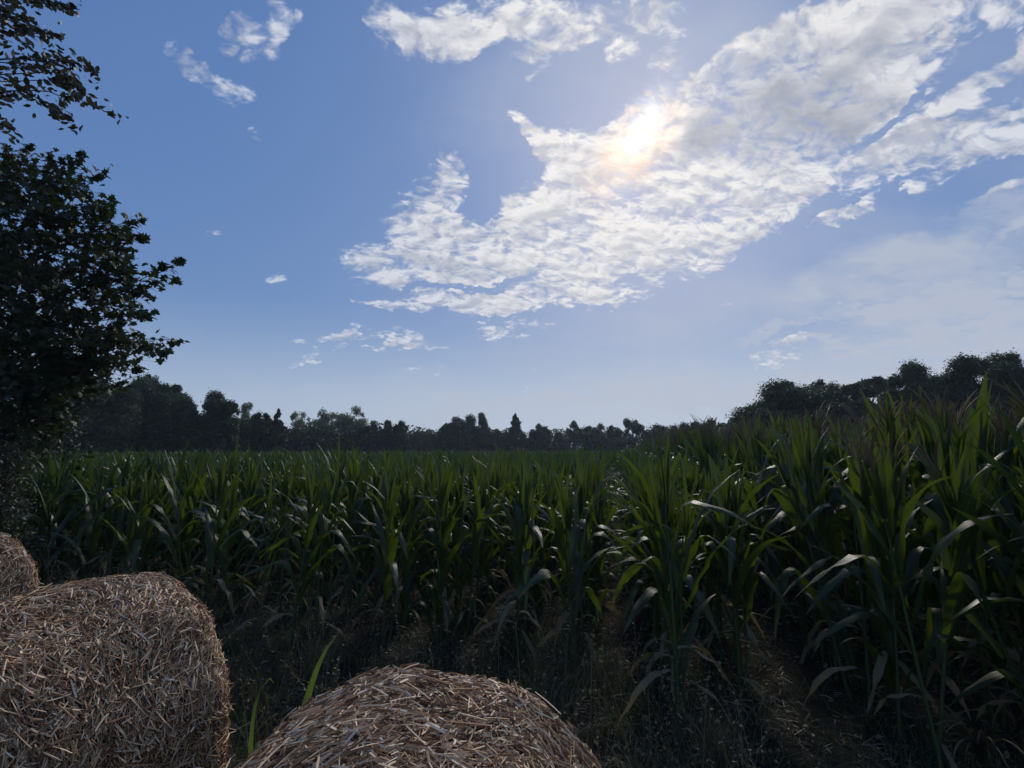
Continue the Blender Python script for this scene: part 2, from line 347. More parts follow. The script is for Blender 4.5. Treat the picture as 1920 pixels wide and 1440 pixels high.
# ------------------------------------------------------------------ corn
def blade(L, W, az, th0, th1, z0, nseg, nc, p=1.3, kink=None, twist=0., wave=.25, fold=.3, r0=.012, rg=rng):
    s = np.linspace(0, 1, nseg+1)
    th = th0+(th1-th0)*s**p
    if kink is not None: th = th+(1/(1+np.exp(-(s-kink[0])*38)))*kink[1]
    th = np.minimum(th, 3.0)
    ds = L/nseg
    thm = (th[1:]+th[:-1])/2
    r = r0+np.concatenate([[0], np.cumsum(np.sin(thm))])*ds; z = z0+np.concatenate([[0], np.cumsum(np.cos(thm))])*ds
    ca, sa_ = math.cos(az), math.sin(az)
    bend = rg.normal(0, .25)*L*s**2*.35
    C = np.stack([r*ca-bend*sa_, r*sa_+bend*ca, z], -1)
    T = np.stack([np.sin(th)*ca, np.sin(th)*sa_, np.cos(th)], -1)
    side = np.broadcast_to(np.array([-sa_, ca, 0]), T.shape)
    N = np.cross(side, T)
    tw = twist*s**1.5
    sd_ = side*np.cos(tw)[:, None]+N*np.sin(tw)[:, None]; N2 = np.cross(sd_, T)
    wd = W*np.clip(.55+.45*np.sin(np.clip(s/.35, 0, 1)*np.pi/2), 0, 1)*(1-np.clip((s-.35)/.65, 0, 1)**1.9)+.002
    u = np.linspace(-1, 1, nc+1)
    ph = rg.uniform(0, 6.28, 2); fq = rg.uniform(9, 16)*L
    wv = wave*np.sin(fq*s[:, None]*2+np.where(u > 0, ph[0], ph[1])[None])*(np.abs(u)**2)[None]*np.clip(s*4, 0, 1)[:, None]
    off = (np.abs(u)[None]*fold*(1-.5*s[:, None])+wv)*wd[:, None]*.5
    V = C[:, None]+sd_[:, None]*(u[None, :, None]*wd[:, None, None]*.5)-N2[:, None]*off[..., None]*-1
    n = nc+1; i = np.arange(nseg)[:, None]*n; j = np.arange(nc)[None]
    F = np.stack([i+j, i+j+1, i+n+j+1, i+n+j], -1).reshape(-1, 4)
    UV = np.stack(np.broadcast_arrays(u[None], s[:, None]), -1).reshape(-1, 2)
    return V.reshape(-1, 3), F, UV

def corn_geo(rg, H, detail, tassel=False, lo=0.):
    """returns dict of Acc: stalk, leaves, dry, tassel"""
    st, lf, dr, ta = Acc(), Acc(), Acc(), Acc()
    hs = H*.80
    zs = np.linspace(lo, hs, 6 if detail else 3)
    cx = .02*np.sin(zs*2+rg.uniform(0, 6)); cy = .02*np.sin(zs*2.3+rg.uniform(0, 6))
    pts = np.stack([cx, cy, zs], -1)
    rad = np.interp(zs, [0, hs*.5, hs], [.0125, .0105, .005])
    st.add(*tube(pts, rad, 6 if detail else 3))
    n = 11 if detail else 10
    az0 = rg.uniform(0, np.pi)
    ns, nc = (13, 4) if detail else (6, 2)
    for k in range(n):
        f = k/(n-1); z = hs*(.10+.86*f**.95)
        if z < lo or (detail and f < .3 and rg.random() < .45): continue
        az = az0+np.pi*(k % 2)+rg.normal(0, .38)
        L = (.62+.34*math.sin(np.pi*min(1, f*.95+.15)))*rg.uniform(.85, 1.12)*H/2
        W = (.058+.026*math.sin(np.pi*min(1, f+.1)))*rg.uniform(.85, 1.15)
        if detail and f < .34 and rg.random() < .6:
            V, F, U = blade(L*rg.uniform(.4, .7), W*.5, az, rg.uniform(.5, 1.), rg.uniform(2.7, 3.), z, ns, nc, .45, twist=rg.normal(0, 1.5), wave=.7, rg=rg)
            dr.add(V, F, U); continue
        th0 = rg.uniform(.28, .48)-.22*f; th1 = rg.uniform(.9, 2.6)*(1-.42*f)
        kink = None
        if rg.random() < .55*(1-.3*f): kink = (rg.uniform(.32, .62), rg.uniform(1.2, 2.2)); th1 = min(th1, .8)
        if f > .8: th0 = rg.uniform(.05, .16); th1 = rg.uniform(.25, .9); kink = None
        V, F, U = blade(L, W, az, th0, th1, z, ns, nc, rg.uniform(1.1, 2.4), kink, rg.normal(0, .7), .28 if detail else .1, rg=rg)
        V[:, 0] += np.interp(z, zs, cx); V[:, 1] += np.interp(z, zs, cy)
        lf.add(V, F, U)
    # rolled spear of the youngest leaves at the top
    for k in range(3 if detail else 2):
        V, F, U = blade(H*.28*rg.uniform(.7, 1.1), .035, az0+k*2.2, .03, rg.uniform(.1, .35), hs*.95, ns if detail else 4, nc, 1.5, None, rg.normal(0, .3), .1, fold=.9, r0=.002, rg=rg)
        lf.add(V, F, U)
    if tassel:
        ta.add(*tube(np.array([[0, 0, hs*.97], [0, 0, hs+.16], [.01, .0, hs+.42]]), [.005, .004, .0025], 4))
        for k in range(12):
            a = rg.uniform(0, 6.28); z = hs+.14+.014*k; L = rg.uniform(.18, .32); s = np.linspace(0, 1, 5)
            th = .25+.5*s; r = np.cumsum(np.sin(th))*L/5; zz_ = z+np.cumsum(np.cos(th))*L/5
            ta.add(*tube(np.stack([r*math.cos(a), r*math.sin(a), zz_], -1), np.array([.0025, .0045, .0045, .004, .002]), 4))
    return dict(stalk=st, leaves=lf, dry_leaves=dr, tassel=ta)

MATS = dict(stalk='corn_stalk', leaves='corn', dry_leaves='corn_dry', tassel='tassel')
def make_corn_protos():
    out = []
    for i in range(18):
        rg = np.random.default_rng(100+i)
        tas = i >= 12
        g = corn_geo(rg, rg.uniform(1.8, 2.0), True, tas)
        out.append({k: a.mesh('corn_'+k, M[MATS[k]]) for k, a in g.items() if a.n})
    return out
PROTO = make_corn_protos()

# rows run towards a point 12 degrees right of straight ahead
RA = math.atan2(1150-960, FPX)
rd = np.array([math.sin(RA), math.cos(RA)]); rp = np.array([math.cos(RA), -math.sin(RA)])
def front_start(L):
    """distance along the row at which the row begins"""
    return np.interp(L, [-20, -14, -9.2, -6.6, -2.95, -1.8, -.4, .1, .4, 1., 1.2, 1.9, 2.3, 3.2, 6], [7.0, 5.9, 5.1, 4.7, 3.9, 3.8, 4.0, 3.8, 3.4, 4.0, 4.2, 3.0, 2.7, 1.9, 0.])
def in_view(x, y, z=1.5, m=120):
    if y < .5: return False
    c, s = math.cos(PITCH), math.sin(PITCH)
    dep = y*c+(z-EYE)*s
    return dep > .3 and abs(x/dep*FPX) < 960+m
def corn_points():
    pts = []
    Ls = [.38, .98]+[.38-.66*k for k in range(1, 96)]+[1.82+.68*k for k in range(0, 120)]
    for L in Ls:
        s = front_start(L)+rng.uniform(0, .2)
        while s < 115:
            d = math.hypot(L, s)
            step = .19 if d < 14 else .19+(d-14)*.028
            s += step*rng.uniform(.7, 1.3)
            p = rp*(L+rng.normal(0, .06 if d < 14 else .15))+rd*s
            if d > 18 and rng.random() < .15: continue
            if L < .2 and s-front_start(L) < 1.1 and rng.random() < .3: continue
            if in_view(p[0], p[1], m=800 if d < 14 else 260): pts.append((p[0], p[1], d, L))
            if d > 40: s += .25
    return pts
pts = corn_points()
pts.sort(key=lambda q: q[2])
def corn_h(L, d):
    if L > 1.6 and d < 4.5: return rng.uniform(1.95, 2.15)
    if L > 1.6: return rng.uniform(2.12, 2.4)*(1 if d < 30 else .96)
    return rng.uniform(1.58, 1.8) if rng.random() < .92 else rng.uniform(1.8, 1.95)
NI = 300
def zone(x, y, L, d):
    if L > 1.6:
        if d < 3.8: return 'tall dark corn plant leaning over the trampled lane at the right edge', 'tall corn nearest the lane at the right'
        return 'tall tasselled corn plant deeper inside the high block right of the lane', 'tall corn deeper in the right block'
    if L > .2: return 'corn plant with drooping broad leaves in the two rows just left of the bare lane', 'corn in the rows just left of the lane'
    if L < -3.2: return 'corn plant in the shaded edge of the field before the left woods', 'corn at the shaded left edge of the field'
    return 'backlit green corn plant in the middle of the field edge beyond the bales', 'corn along the middle of the field edge'
hero = [(620, 1190, 1.95, 'corn plant with one pale bent leaf, above the gap between the front bales'),
        (826, 1200, 1.95, 'slender corn plant standing straight above the top of the middle bale'),
        (1270, 1395, 2.02, 'tallest, nearest corn plant right of centre, its spear rising past the rest'),
        (1385, 1300, 1.8, 'corn plant with a long torn hanging leaf beside the bare lane'),
        (1105, 1215, 1.86, 'bushy corn plant with many arching yellow-green leaves just right of centre'),
        (985, 1190, 1.8, 'corn plant with broad leaves folded sharply over, just right of the picture centre')]
def place_corn(x, y, H, kind, rz, lean, label, group):
    pr = PROTO[kind]
    root = empty('corn_plant', (x, y, float(gh(x, y))-.02), rz)
    root.rotation_euler = (lean[0], lean[1], rz)
    s = H/1.95; root.scale = (s*.5+.5 if s < 1.1 else 1.12, s*.5+.5 if s < 1.1 else 1.12, s)
    for k, me in pr.items(): link({'stalk': 'stalk', 'leaves': 'leaf_blades', 'dry_leaves': 'dry_leaves', 'tassel': 'tassel'}[k], me, root)
    tag(root, label, 'corn plant', group)
for i, (px, py, H, lab) in enumerate(hero):
    g = gnd(px, py); place_corn(g[0], g[1], H, i*2 % 12, i*1.3, (0, 0), lab, 'corn plants of the field')
hp = [gnd(h[0], h[1])[:2] for h in hero]
cnt = len(hero); rest = []
for (x, y, d, L) in pts:
    if min(math.hypot(x-q[0], y-q[1]) for q in hp) < .14: continue
    H = corn_h(L, d)
    if cnt < NI and in_view(x, y, m=120):
        lab, grp = zone(x, y, L, d)
        tall = L > 1.6
        kind = rng.integers(12, 18) if (tall and rng.random() < .75) else rng.integers(0, 12)
        ln = (rng.normal(0, .05), rng.normal(-.13 if tall else 0, .06))
        place_corn(x, y, H, int(kind), rng.uniform(0, 6.28), ln, lab, grp); cnt += 1
    else: rest.append((x, y, d, L, H))
def merge_plants(name, variants, T):
    """variants: list of (V,F); T: list of (variant, x,y,z, rz, sxy, sz, leanx)"""
    Vs, Fs, n = [], [], 0
    T = np.array(T)
    for k, (V, F) in enumerate(variants):
        S = T[T[:, 0] == k]
        if not len(S): continue
        c, s = np.cos(S[:, 4])[:, None], np.sin(S[:, 4])[:, None]
        x = (V[None, :, 0]*c-V[None, :, 1]*s)*S[:, 5:6]; y = (V[None, :, 0]*s+V[None, :, 1]*c)*S[:, 5:6]; z = V[None, :, 2]*S[:, 6:7]
        x = x+S[:, 1:2]+S[:, 7:8]*z; y = y+S[:, 2:3]; z = z+S[:, 3:4]
        Vs.append(np.stack([x, y, z], -1).reshape(-1, 3))
        Fs.append((F[None]+(np.arange(len(S))*len(V))[:, None, None]+n).reshape(-1, F.shape[1])); n += len(S)*len(V)
    return np.vstack(Vs), np.vstack(Fs)
def lowvar(seed, H, lo, tas):
    g = corn_geo(np.random.default_rng(seed), H, False, tas, lo)
    a = Acc(); a.add(np.vstack(g['stalk'].V), np.vstack(g['stalk'].F)); a.add(np.vstack(g['leaves'].V), np.vstack(g['leaves'].F))
    return np.vstack(a.V), np.vstack(a.F)
full = [lowvar(300+i, 1.95, 0., False) for i in range(10)]+[lowvar(350+i, 1.95, .8, False) for i in range(10)]
T = []
for (x, y, d, L, H) in rest:
    k = rng.integers(0, 10)+(10 if d > 13 else 0)
    s = H/1.95; wd = 1.05 if d < 20 else 1.05+min(1.3, (d-20)*.02)
    T.append((k, x, y, 0, rng.uniform(0, 6.28), wd, s, rng.normal(-.1 if L > 1.7 else 0, .05)))
V, F = merge_plants('corn', full, T)
o = link('corn_field', npmesh('corn_field', V, F, M['corn_far'])); tag(o, 'dense green corn stretching away to the far tree line', 'corn field', kind='stuff')
tv = []
for i in range(4):
    g = corn_geo(np.random.default_rng(500+i), 1.95, False, True); tv.append((np.vstack(g['tassel'].V), np.vstack(g['tassel'].F)))
T2 = [(rng.integers(0, 4),)+tuple(q[1:]) for q, r in zip(T, rest) if (r[3] > 1.7 and r[2] < 40 and rng.random() < .7)]
V, F = merge_plants('t', tv, T2)
o = link('corn_tassels', npmesh('corn_tassels', V, F, M['tassel'])); tag(o, 'tan tassels standing over the farther tall corn on the right', 'corn tassels', kind='stuff')
print('corn', cnt, len(rest), len(T2))

# ------------------------------------------------------------------ round bales
def make_bale(name, cx, y0, y1, rot, r, label, n_straw, seed):
    """lying round bale, axis along local Y"""
    rg = np.random.default_rng(seed)
    root = empty(name, (cx, (y0+y1)/2, 0), rot)
    Ln = (y1-y0)/2
    def radius(a, y):
        sag = 1+.05*np.abs(np.cos(a))**2*np.where(np.sin(a) < .2, 1, .4)   # slightly wide
        e = np.clip((np.abs(y)/Ln-.80)/.2, 0, 1)
        rr = r*sag*(1-.13*e**2.6)
        return rr+.012*np.sin(5*a+seed)*np.cos(4*y+seed)+.008*np.sin(11*a+2*seed)+.01*np.sin(9*y+3*a)
    na, ny = 96, 40
    A = np.linspace(0, 2*np.pi, na, endpoint=False); Yv = np.linspace(-Ln, Ln, ny)
    a, y = np.meshgrid(A, Yv, indexing='ij')
    rr = radius(a, y)-.012
    z = r*.985+rr*np.sin(a); z = np.maximum(z, .0)
    V = np.stack([rr*np.cos(a), y, z], -1).reshape(-1, 3)
    i, j = np.meshgrid(np.arange(na), np.arange(ny-1), indexing='ij')
    F = np.stack([i*ny+j, i*ny+j+1, ((i+1) % na)*ny+j+1, ((i+1) % na)*ny+j], -1).reshape(-1, 4)
    # end faces: rings shrinking to centre
    Vs, Fs, n0 = [V], [F], len(V)
    for sgn, jj in ((-1, 0), (1, ny-1)):
        prev = np.arange(na)*ny+jj
        for q, fr in enumerate((.85, .6, .35, .1, .001)):
            rim = V[np.arange(na)*ny+jj]; c = np.array([0, sgn*Ln, r*.985])
            ring = c+(rim-c)*fr; ring[:, 1] = sgn*(Ln+.03*(1-fr))+rg.normal(0, .004, na)
            Vs.append(ring); cur = n0+np.arange(na); n0 += na
            Fs.append(np.stack([prev, np.roll(prev, -1), np.roll(cur, -1), cur], -1)); prev = cur
    link('straw_body', npmesh('bale_body', np.vstack(Vs), np.vstack(Fs), M['core']), root)
    # straw stalks: mostly wound round the bale, in matted drifts
    def stalks(n, lift, lmin, lmax, rmin, rmax, chaos, amin=-.5, amax=np.pi+.5):
        a = rg.uniform(amin, amax, n); y = rg.uniform(-Ln*1.0, Ln*1.0, n)
        L = rg.uniform(lmin, lmax, n)*rg.uniform(.5, 1, n)
        drift = 1.1*np.sin(3.1*a+seed)*np.sin(2.6*y*2+seed)
        dirn = drift*.55+rg.normal(0, chaos, n)
        tip = np.clip(rg.normal(.0, .12, n), -.25, .2); bend = rg.normal(0, .12, n)
        K = 4; s = np.linspace(-.5, .5, K)
        P_ = []
        for k in range(K):
            aa = a+np.cos(dirn)*L*s[k]/r+bend*L*s[k]**2/r; yy = np.clip(y+np.sin(dirn)*L*s[k], -Ln*1.05, Ln*1.05)
            rr = radius(aa, yy)+lift(n)*1.0+tip*L*s[k]
            P_.append(np.stack([rr*np.cos(aa), yy, np.maximum(r*.985+rr*np.sin(aa), .004)], -1))
        P_ = np.stack(P_, 1)                          # n,K,3
        T_ = norm(np.gradient(P_, axis=1)); ref = norm(rg.normal(0, 1, (n, 1, 3)))
        A_ = norm(np.cross(T_, ref)); B_ = np.cross(T_, A_)
        w = rg.uniform(rmin, rmax, n)[:, None, None]*np.array([.8, 1, 1, .7])[None, :, None]
        sd3 = [(math.cos(q), math.sin(q)) for q in (0, 2.1, 4.2)]
        V = np.stack([P_+w*(c*A_+.6*s_*B_) for c, s_ in sd3], 2)    # n,K,3,3
        base = (np.arange(n)*K*3)[:, None]
        fl = []
        for k in range(K-1):
            for q in range(3):
                q2 = (q+1) % 3; fl.append([k*3+q, k*3+q2, (k+1)*3+q2, (k+1)*3+q])
        F = (base[:, :, None]+np.array(fl)[None]).reshape(-1, 4)
        return V.reshape(-1, 3), F
    # lift is drawn once per stalk
    class Lf:
        def __init__(s, lo, hi): s.lo, s.hi, s.v = lo, hi, None
        def __call__(s, n):
            if s.v is None: s.v = rg.uniform(s.lo, s.hi, n)
            return s.v
    acc = Acc()
    acc.add(*stalks(n_straw, Lf(-.014, .004), .04, .13, .0014, .0032, .5))
    acc.add(*stalks(n_straw//2, Lf(-.004, .013), .03, .10, .0018, .0040, .7))
    acc.add(*stalks(n_straw//3, Lf(-.002, .016), .012, .045, .0016, .0042, 1.2))
    acc.add(*stalks(n_straw//16, Lf(.006, .026), .04, .13, .0018, .0036, 1.2))
    # frayed ends round both rims
    o = link('straw_stalks', acc.mesh('bale_straw', M['straw'], False), root); o['kind'] = 'stuff'
    tag(root, label, 'straw bale', 'round straw bales')
    return root
# middle bale: far rim centred on pixel 800, depth 1.5
def bale_end(ex, ey, rot, Ln, r, *a):
    """bale whose far rim is centred over (ex, ey) with its axis turned rot degrees clockwise from straight ahead"""
    s_, c_ = math.sin(R(rot)), math.cos(R(rot))
    make_bale('round_bale', ex-s_*Ln/2, ey-c_*Ln/2-Ln/2, ey-c_*Ln/2+Ln/2, -R(rot), r, *a)
bale_end(-.28, 1.67, 0, 1.2, .615, 'round straw bale nearest the camera, domed top in the bottom middle', 26000, 1)
bale_end(-1.80, 2.66, 30, 1.35, .632, 'large round straw bale filling the lower left corner', 30000, 2)
bale_end(-3.98, 3.86, 20, 1.2, .635, 'round straw bale cut off by the left edge, farthest behind', 13000, 3)

# ------------------------------------------------------------------ trees
def leaf_template(kind):
    if kind == 'maple':
        o = np.array([(0, -.5), (.12, -.18), (.42, -.28), (.34, -.02), (.52, .12), (.24, .16), (.2, .34), (0, .55), (-.2, .34), (-.24, .16), (-.52, .12), (-.34, -.02), (-.42, -.28), (-.12, -.18)])
        c = np.array([[0, 0]]); V = np.vstack([c, o]); n = len(o)
        F = np.array([[0, 1+i, 1+(i+1) % n] for i in range(n)])
        Z = np.array([.0]+[-.10 if abs(x) > .3 else -.02 for x, _ in o])
        return np.column_stack([V, Z]), F
    if kind == 'ovate':
        V = np.array([(0, -.5, 0), (.22, -.15, .05), (.2, .15, .04), (0, .5, -.05), (-.2, .15, .04), (-.22, -.15, .05)])
        return V, np.array([[0, 1, 5], [1, 2, 5], [2, 4, 5], [2, 3, 4]])
    V = np.array([(0, -.5, 0), (.3, 0, .08), (0, .5, -.04), (-.3, .02, .06)])      # simple kite
    return V, np.array([[0, 1, 3], [1, 2, 3]])
def leaves(P, size, kind, rg, up=.35, droop=None, sz=None):
    """P (n,3) positions; returns V,F"""
    n = len(P); Vt, Ft = leaf_template(kind)
    N = rg.normal(0, 1, (n, 3)); N[:, 2] += up*2; N = norm(N)
    T = rg.normal(0, 1, (n, 3)) if droop is None else droop+rg.normal(0, .5, (n, 3))
    T = norm(T-(T*N).sum(1, keepdims=True)*N); S = np.cross(T, N)
    s = size*rg.uniform(.6, 1.25, n)*(1 if sz is None else sz)
    V = P[:, None]+s[:, None, None]*(Vt[None, :, 0:1]*S[:, None]+Vt[None, :, 1:2]*T[:, None]+Vt[None, :, 2:3]*N[:, None])
    F = Ft[None]+(np.arange(n)*len(Vt))[:, None, None]
    return V.reshape(-1, 3), F.reshape(-1, 3)
def bez(a, b, c, n):
    s = np.linspace(0, 1, n)[:, None]; return (1-s)**2*a+2*s*(1-s)*b+s*s*c

def crown_tree(name, base, H, rx, label, group, mat, nleaf, lsize, seed, shape='round', crown_lo=.12, airy=0., lobes=44, kind='kite', cat='tree'):
    rg = np.random.default_rng(seed)
    root = empty(name, base)
    acc = Acc(); wood = Acc()
    top = H*.93; cz = H*(1+crown_lo)/2; rz = H*(1-crown_lo)/2
    wood.add(*tube(bez(np.array([0, 0, -.2]), np.array([rg.normal(0, .03*H), 0, H*.4]), np.array([rg.normal(0, .04*H), rg.normal(0, .03*H), top*.9]), 8), np.linspace(.028*H, .005*H, 8), 7))
    cs, rs = [], []
    for k in range(lobes):
        if shape == 'cone':
            f = rg.random()**.8; z = H*(crown_lo+(1-crown_lo)*f)*.97; rr = rx*(1-f)**.85+.03*rx
            a = rg.uniform(0, 6.28); q = rr*rg.uniform(.3, .85)
            cs.append((q*math.cos(a), q*math.sin(a), z)); rs.append((rr*.42+.02*rx, rr*.42+.02*rx, H*.045))
        else:
            v = norm(rg.normal(0, 1, 3)); q = rg.uniform(.35, .86)
            if shape == 'wide': v[2] = abs(v[2])*.9 if rg.random() < .7 else v[2]
            c = np.array([v[0]*rx*q, v[1]*rx*q, cz+v[2]*rz*q]); s = rg.uniform(.10, .30)*(1-.2*airy)
            cs.append(c); rs.append((rx*s*1.15, rx*s*1.15, rz*s*rg.uniform(.7, 1.05)))
    cs = np.array(cs); rs = np.array(rs)
    for c in cs[::2 if airy < .5 else 1]:
        z0 = max(H*.15, c[2]*.6); st = np.array([0, 0, z0])
        wood.add(*tube(bez(st, (st+c)/2+np.array([0, 0, H*.05]), c, 5), np.linspace(.011*H, .002*H, 5), 5))
    vol = rs.prod(1)**.667; cnt_ = (nleaf*vol/vol.sum()).astype(int)+3
    PP, SZ = [], []
    for c, r_, m in zip(cs, rs, cnt_):
        v = norm(rg.normal(0, 1, (m, 3))); q = np.where(rg.random((m, 1)) < .3, rg.uniform(.1, .7, (m, 1)), rg.uniform(.68, .98, (m, 1))+.42*rg.random((m, 1))**7)
        # ragged clumps within each lobe
        SZ.append(np.where(q[:, 0] < .72, 1.7 if airy < .3 else 1., .8))
        q = q*(1+.16*np.sin(v[:, :1]*5+seed)*np.cos(v[:, 1:2]*6+c[0]))
        PP.append(c+v*q*r_)
    PP = np.vstack(PP); SZ = np.concatenate(SZ)
    if shape != 'cone':   # stray sprays breaking the outline
        m = 0; v = norm(rg.normal(0, 1, (m//12, 3))); v[:, 2] = np.abs(v[:, 2])
        for d in v:
            e = np.array([d[0]*rx, d[1]*rx, d[2]*rz])*rg.uniform(.93, 1.07)+np.array([0, 0, cz])
            PP = np.vstack([PP, e+rg.normal(0, .045*rx, (12, 3))])
    k_ = np.arange(len(PP)) < len(SZ); SZ = np.concatenate([SZ, np.full(len(PP)-len(SZ), .7)])
    k_ = PP[:, 2] > H*crown_lo*.3; PP, SZ = PP[k_], SZ[k_]
    if shape == 'round' and crown_lo < .3:   # low skirts of foliage close the tree to the ground
        m = nleaf//3; a = rg.uniform(0, 6.28, m); q = rx*.85*np.sqrt(rg.random(m))
        PP = np.vstack([PP, np.stack([q*np.cos(a), q*np.sin(a), rg.uniform(.02, .62, m)*H], -1)]); SZ = np.concatenate([SZ, np.full(m, 1.5)])
    hi = np.quantile(PP[:, 2], .995); lo_ = H*.25
    PP[:, 2] = np.where(PP[:, 2] > lo_, lo_+(PP[:, 2]-lo_)*(H*.985-lo_)/(hi-lo_), PP[:, 2])
    fV, fF = leaves(PP, lsize, kind, rg, sz=SZ)
    link('trunk', npmesh('tree_trunk', np.vstack(wood.V), np.vstack(wood.F), M['bark']), root)
    link('crown', npmesh('tree_crown', fV, fF, M[mat]), root)
    tag(root, label, cat, group)
    return root

def tree_px(px, topy, wpx, Yd, shape, mat, label, group, seed, name='tree', **kw):
    """tree whose crown centre stands at px with its top at topy, width wpx pixels, at distance Yd"""
    b = at(px, 845, Yd); topz = at(px, topy, Yd)[2]
    rx = wpx/2/FPX*Yd
    dist_px = Yd/FPX
    ls = kw.pop('ls', min(4.6*dist_px, .17+dist_px*1.9))
    nl = kw.pop('nl', None)
    if nl is None: nl = int(min(70000, max(6000, 2.5*wpx*(topz/dist_px)))*(.55 if kw.get('airy', 0) > .3 else 1))
    return crown_tree(name, (b[0], Yd, 0), topz, rx, label, group, mat, nl, ls, seed, shape, **kw)

TL = [ # px, top, width, Y, shape, mat, label, kw
 # left woods, near to far
 (60, 700, 240, 42, 'round', 'tree_a', 'dark tree half hidden behind the big maple at the left edge', {}),
 (170, 722, 150, 44, 'round', 'tree_a', 'dark tree just right of the maple trunk side, low in its shade', {}),
 (250, 711, 130, 50, 'round', 'tree_a', 'highest dark round tree right behind the maple leaves', {}),
 (318, 728, 110, 50, 'round', 'tree_a', 'dark tree with a flat lumpy top in the left woods', {}),
 (378, 739, 90, 50, 'round', 'tree_a', 'dark ragged tree near the right end of the left woods', {}),
 (415, 752, 55, 49, 'round', 'tree_a', 'dark tree dropping off at the right end of the left woods', {}),
 (457, 757, 60, 62, 'round', 'tree_b', 'paler round tree just right of the dark left woods', dict(airy=.5)),
 (490, 776, 50, 58, 'round', 'tree_a', 'small dark tree between the pale round tree and the thin spiky one', {}),
 (516, 772, 48, 57, 'cone', 'tree_a', 'thin spiky dark conifer at the end of the left woods', dict(lobes=40)),
 (562, 774, 58, 78, 'round', 'tree_b', 'small pale airy tree standing left of the widest pale crown', dict(airy=.6)),
 (612, 771, 68, 76, 'round', 'tree_b', 'left half of the widest pale feathery crown pair', dict(airy=.4)),
 (655, 765, 76, 76, 'round', 'tree_b', 'tallest pale feathery tree with a broad top left of centre', dict(airy=.4)),
 (700, 792, 44, 70, 'round', 'tree_a', 'short dark tree at the right foot of the pale feathery trees', {}),
 (741, 790, 52, 72, 'round', 'tree_a', 'dark pointed-top bush tree before the low gap', {}),
 (792, 812, 60, 92, 'round', 'tree_a', 'low hazy tree in the dip of the skyline left of centre', {}),
 (832, 800, 44, 88, 'round', 'tree_a', 'dark tree with a jagged shoulder left of the tallest centre tree', {}),
 (862, 780, 60, 88, 'round', 'tree_a', 'broad dark tree with jagged top left of the picture centre', dict(lobes=40)),
 (906, 776, 46, 90, 'round', 'tree_a', 'slim tree with a bulging drooping head near picture centre', dict(lobes=14)),
 (934, 806, 46, 92, 'round', 'tree_a', 'low dark tree between the slim tree and the pointed fir', {}),
 (966, 779, 62, 88, 'cone', 'tree_a', 'pointed fir with the sharpest tip on the middle skyline', dict(lobes=60)),
 (1010, 798, 52, 90, 'round', 'tree_a', 'small round-topped tree right of the pointed fir', {}),
 (1048, 812, 44, 94, 'round', 'tree_a', 'low tree right of the small round-topped tree', {}),
 (1077, 789, 50, 92, 'wide', 'tree_a', 'airy tree with see-through spreading top right of centre', dict(airy=.8, lobes=18)),
 (1117, 797, 50, 92, 'round', 'tree_a', 'small dark tree between the two airy spreading trees', {}),
 (1150, 800, 44, 92, 'round', 'tree_a', 'dark lumpy tree left of the airy two-headed tree', {}),
 (1185, 785, 56, 90, 'wide', 'tree_a', 'airy two-headed tree with twigs above the hedge line', dict(airy=.8, lobes=16)),
 (1232, 798, 60, 86, 'round', 'tree_a', 'low dark tree in the even hedge right of the airy trees', {}),
 (1276, 796, 60, 82, 'round', 'tree_a', 'dark hedge tree with a pointed knob on top', {}),
 (1318, 789, 56, 78, 'round', 'tree_a', 'dark hedge tree left of the last low shrubs before the big dome', {}),
 (1358, 796, 50, 70, 'round', 'tree_a', 'last low hedge tree touching the left foot of the big dome-shaped tree', {}),
 (1385, 786, 34, 60, 'round', 'tree_a', 'small ragged bush tree at the left foot of the big dome-shaped tree', {}),
 # right group
 (1478, 718, 170, 38, 'round', 'tree_a', 'big dome-shaped dark tree with smooth left side right of centre', dict(lobes=60)),
 (1548, 713, 90, 46, 'wide', 'tree_a', 'thin-topped tree showing behind the right shoulder of the dome-shaped tree', dict(airy=.6)),
 (1590, 740, 80, 40, 'round', 'tree_a', 'low dark tree filling the dip right of the dome-shaped tree', {}),
 (1636, 709, 90, 44, 'wide', 'tree_a', 'flat-topped airy pine standing clear in the gap at the right', dict(airy=.7, crown_lo=.55, lobes=20)),
 (1660, 765, 90, 38, 'round', 'tree_a', 'low dark bush tree under the flat-topped pine', {}),
 (1745, 682, 130, 34, 'round', 'tree_a', 'big dark tree with ragged leafy left edge at the right', dict(lobes=46)),
 (1830, 676, 150, 33, 'round', 'tree_a', 'tall broad dark tree second from the right edge', dict(lobes=46)),
 (1935, 668, 180, 32, 'round', 'tree_a', 'tall dark tree running out of the right edge of the picture', dict(lobes=46)),
]
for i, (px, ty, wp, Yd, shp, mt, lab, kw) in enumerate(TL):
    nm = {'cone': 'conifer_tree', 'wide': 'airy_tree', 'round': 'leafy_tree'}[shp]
    tree_px(px, ty, wp*1.12, Yd, shp, mt, lab, 'trees around the corn field', 900+i, name=nm, **dict(crown_lo=.1, **{k: v for k, v in kw.items() if k != 'crown_lo'}) if 'crown_lo' not in kw else kw)
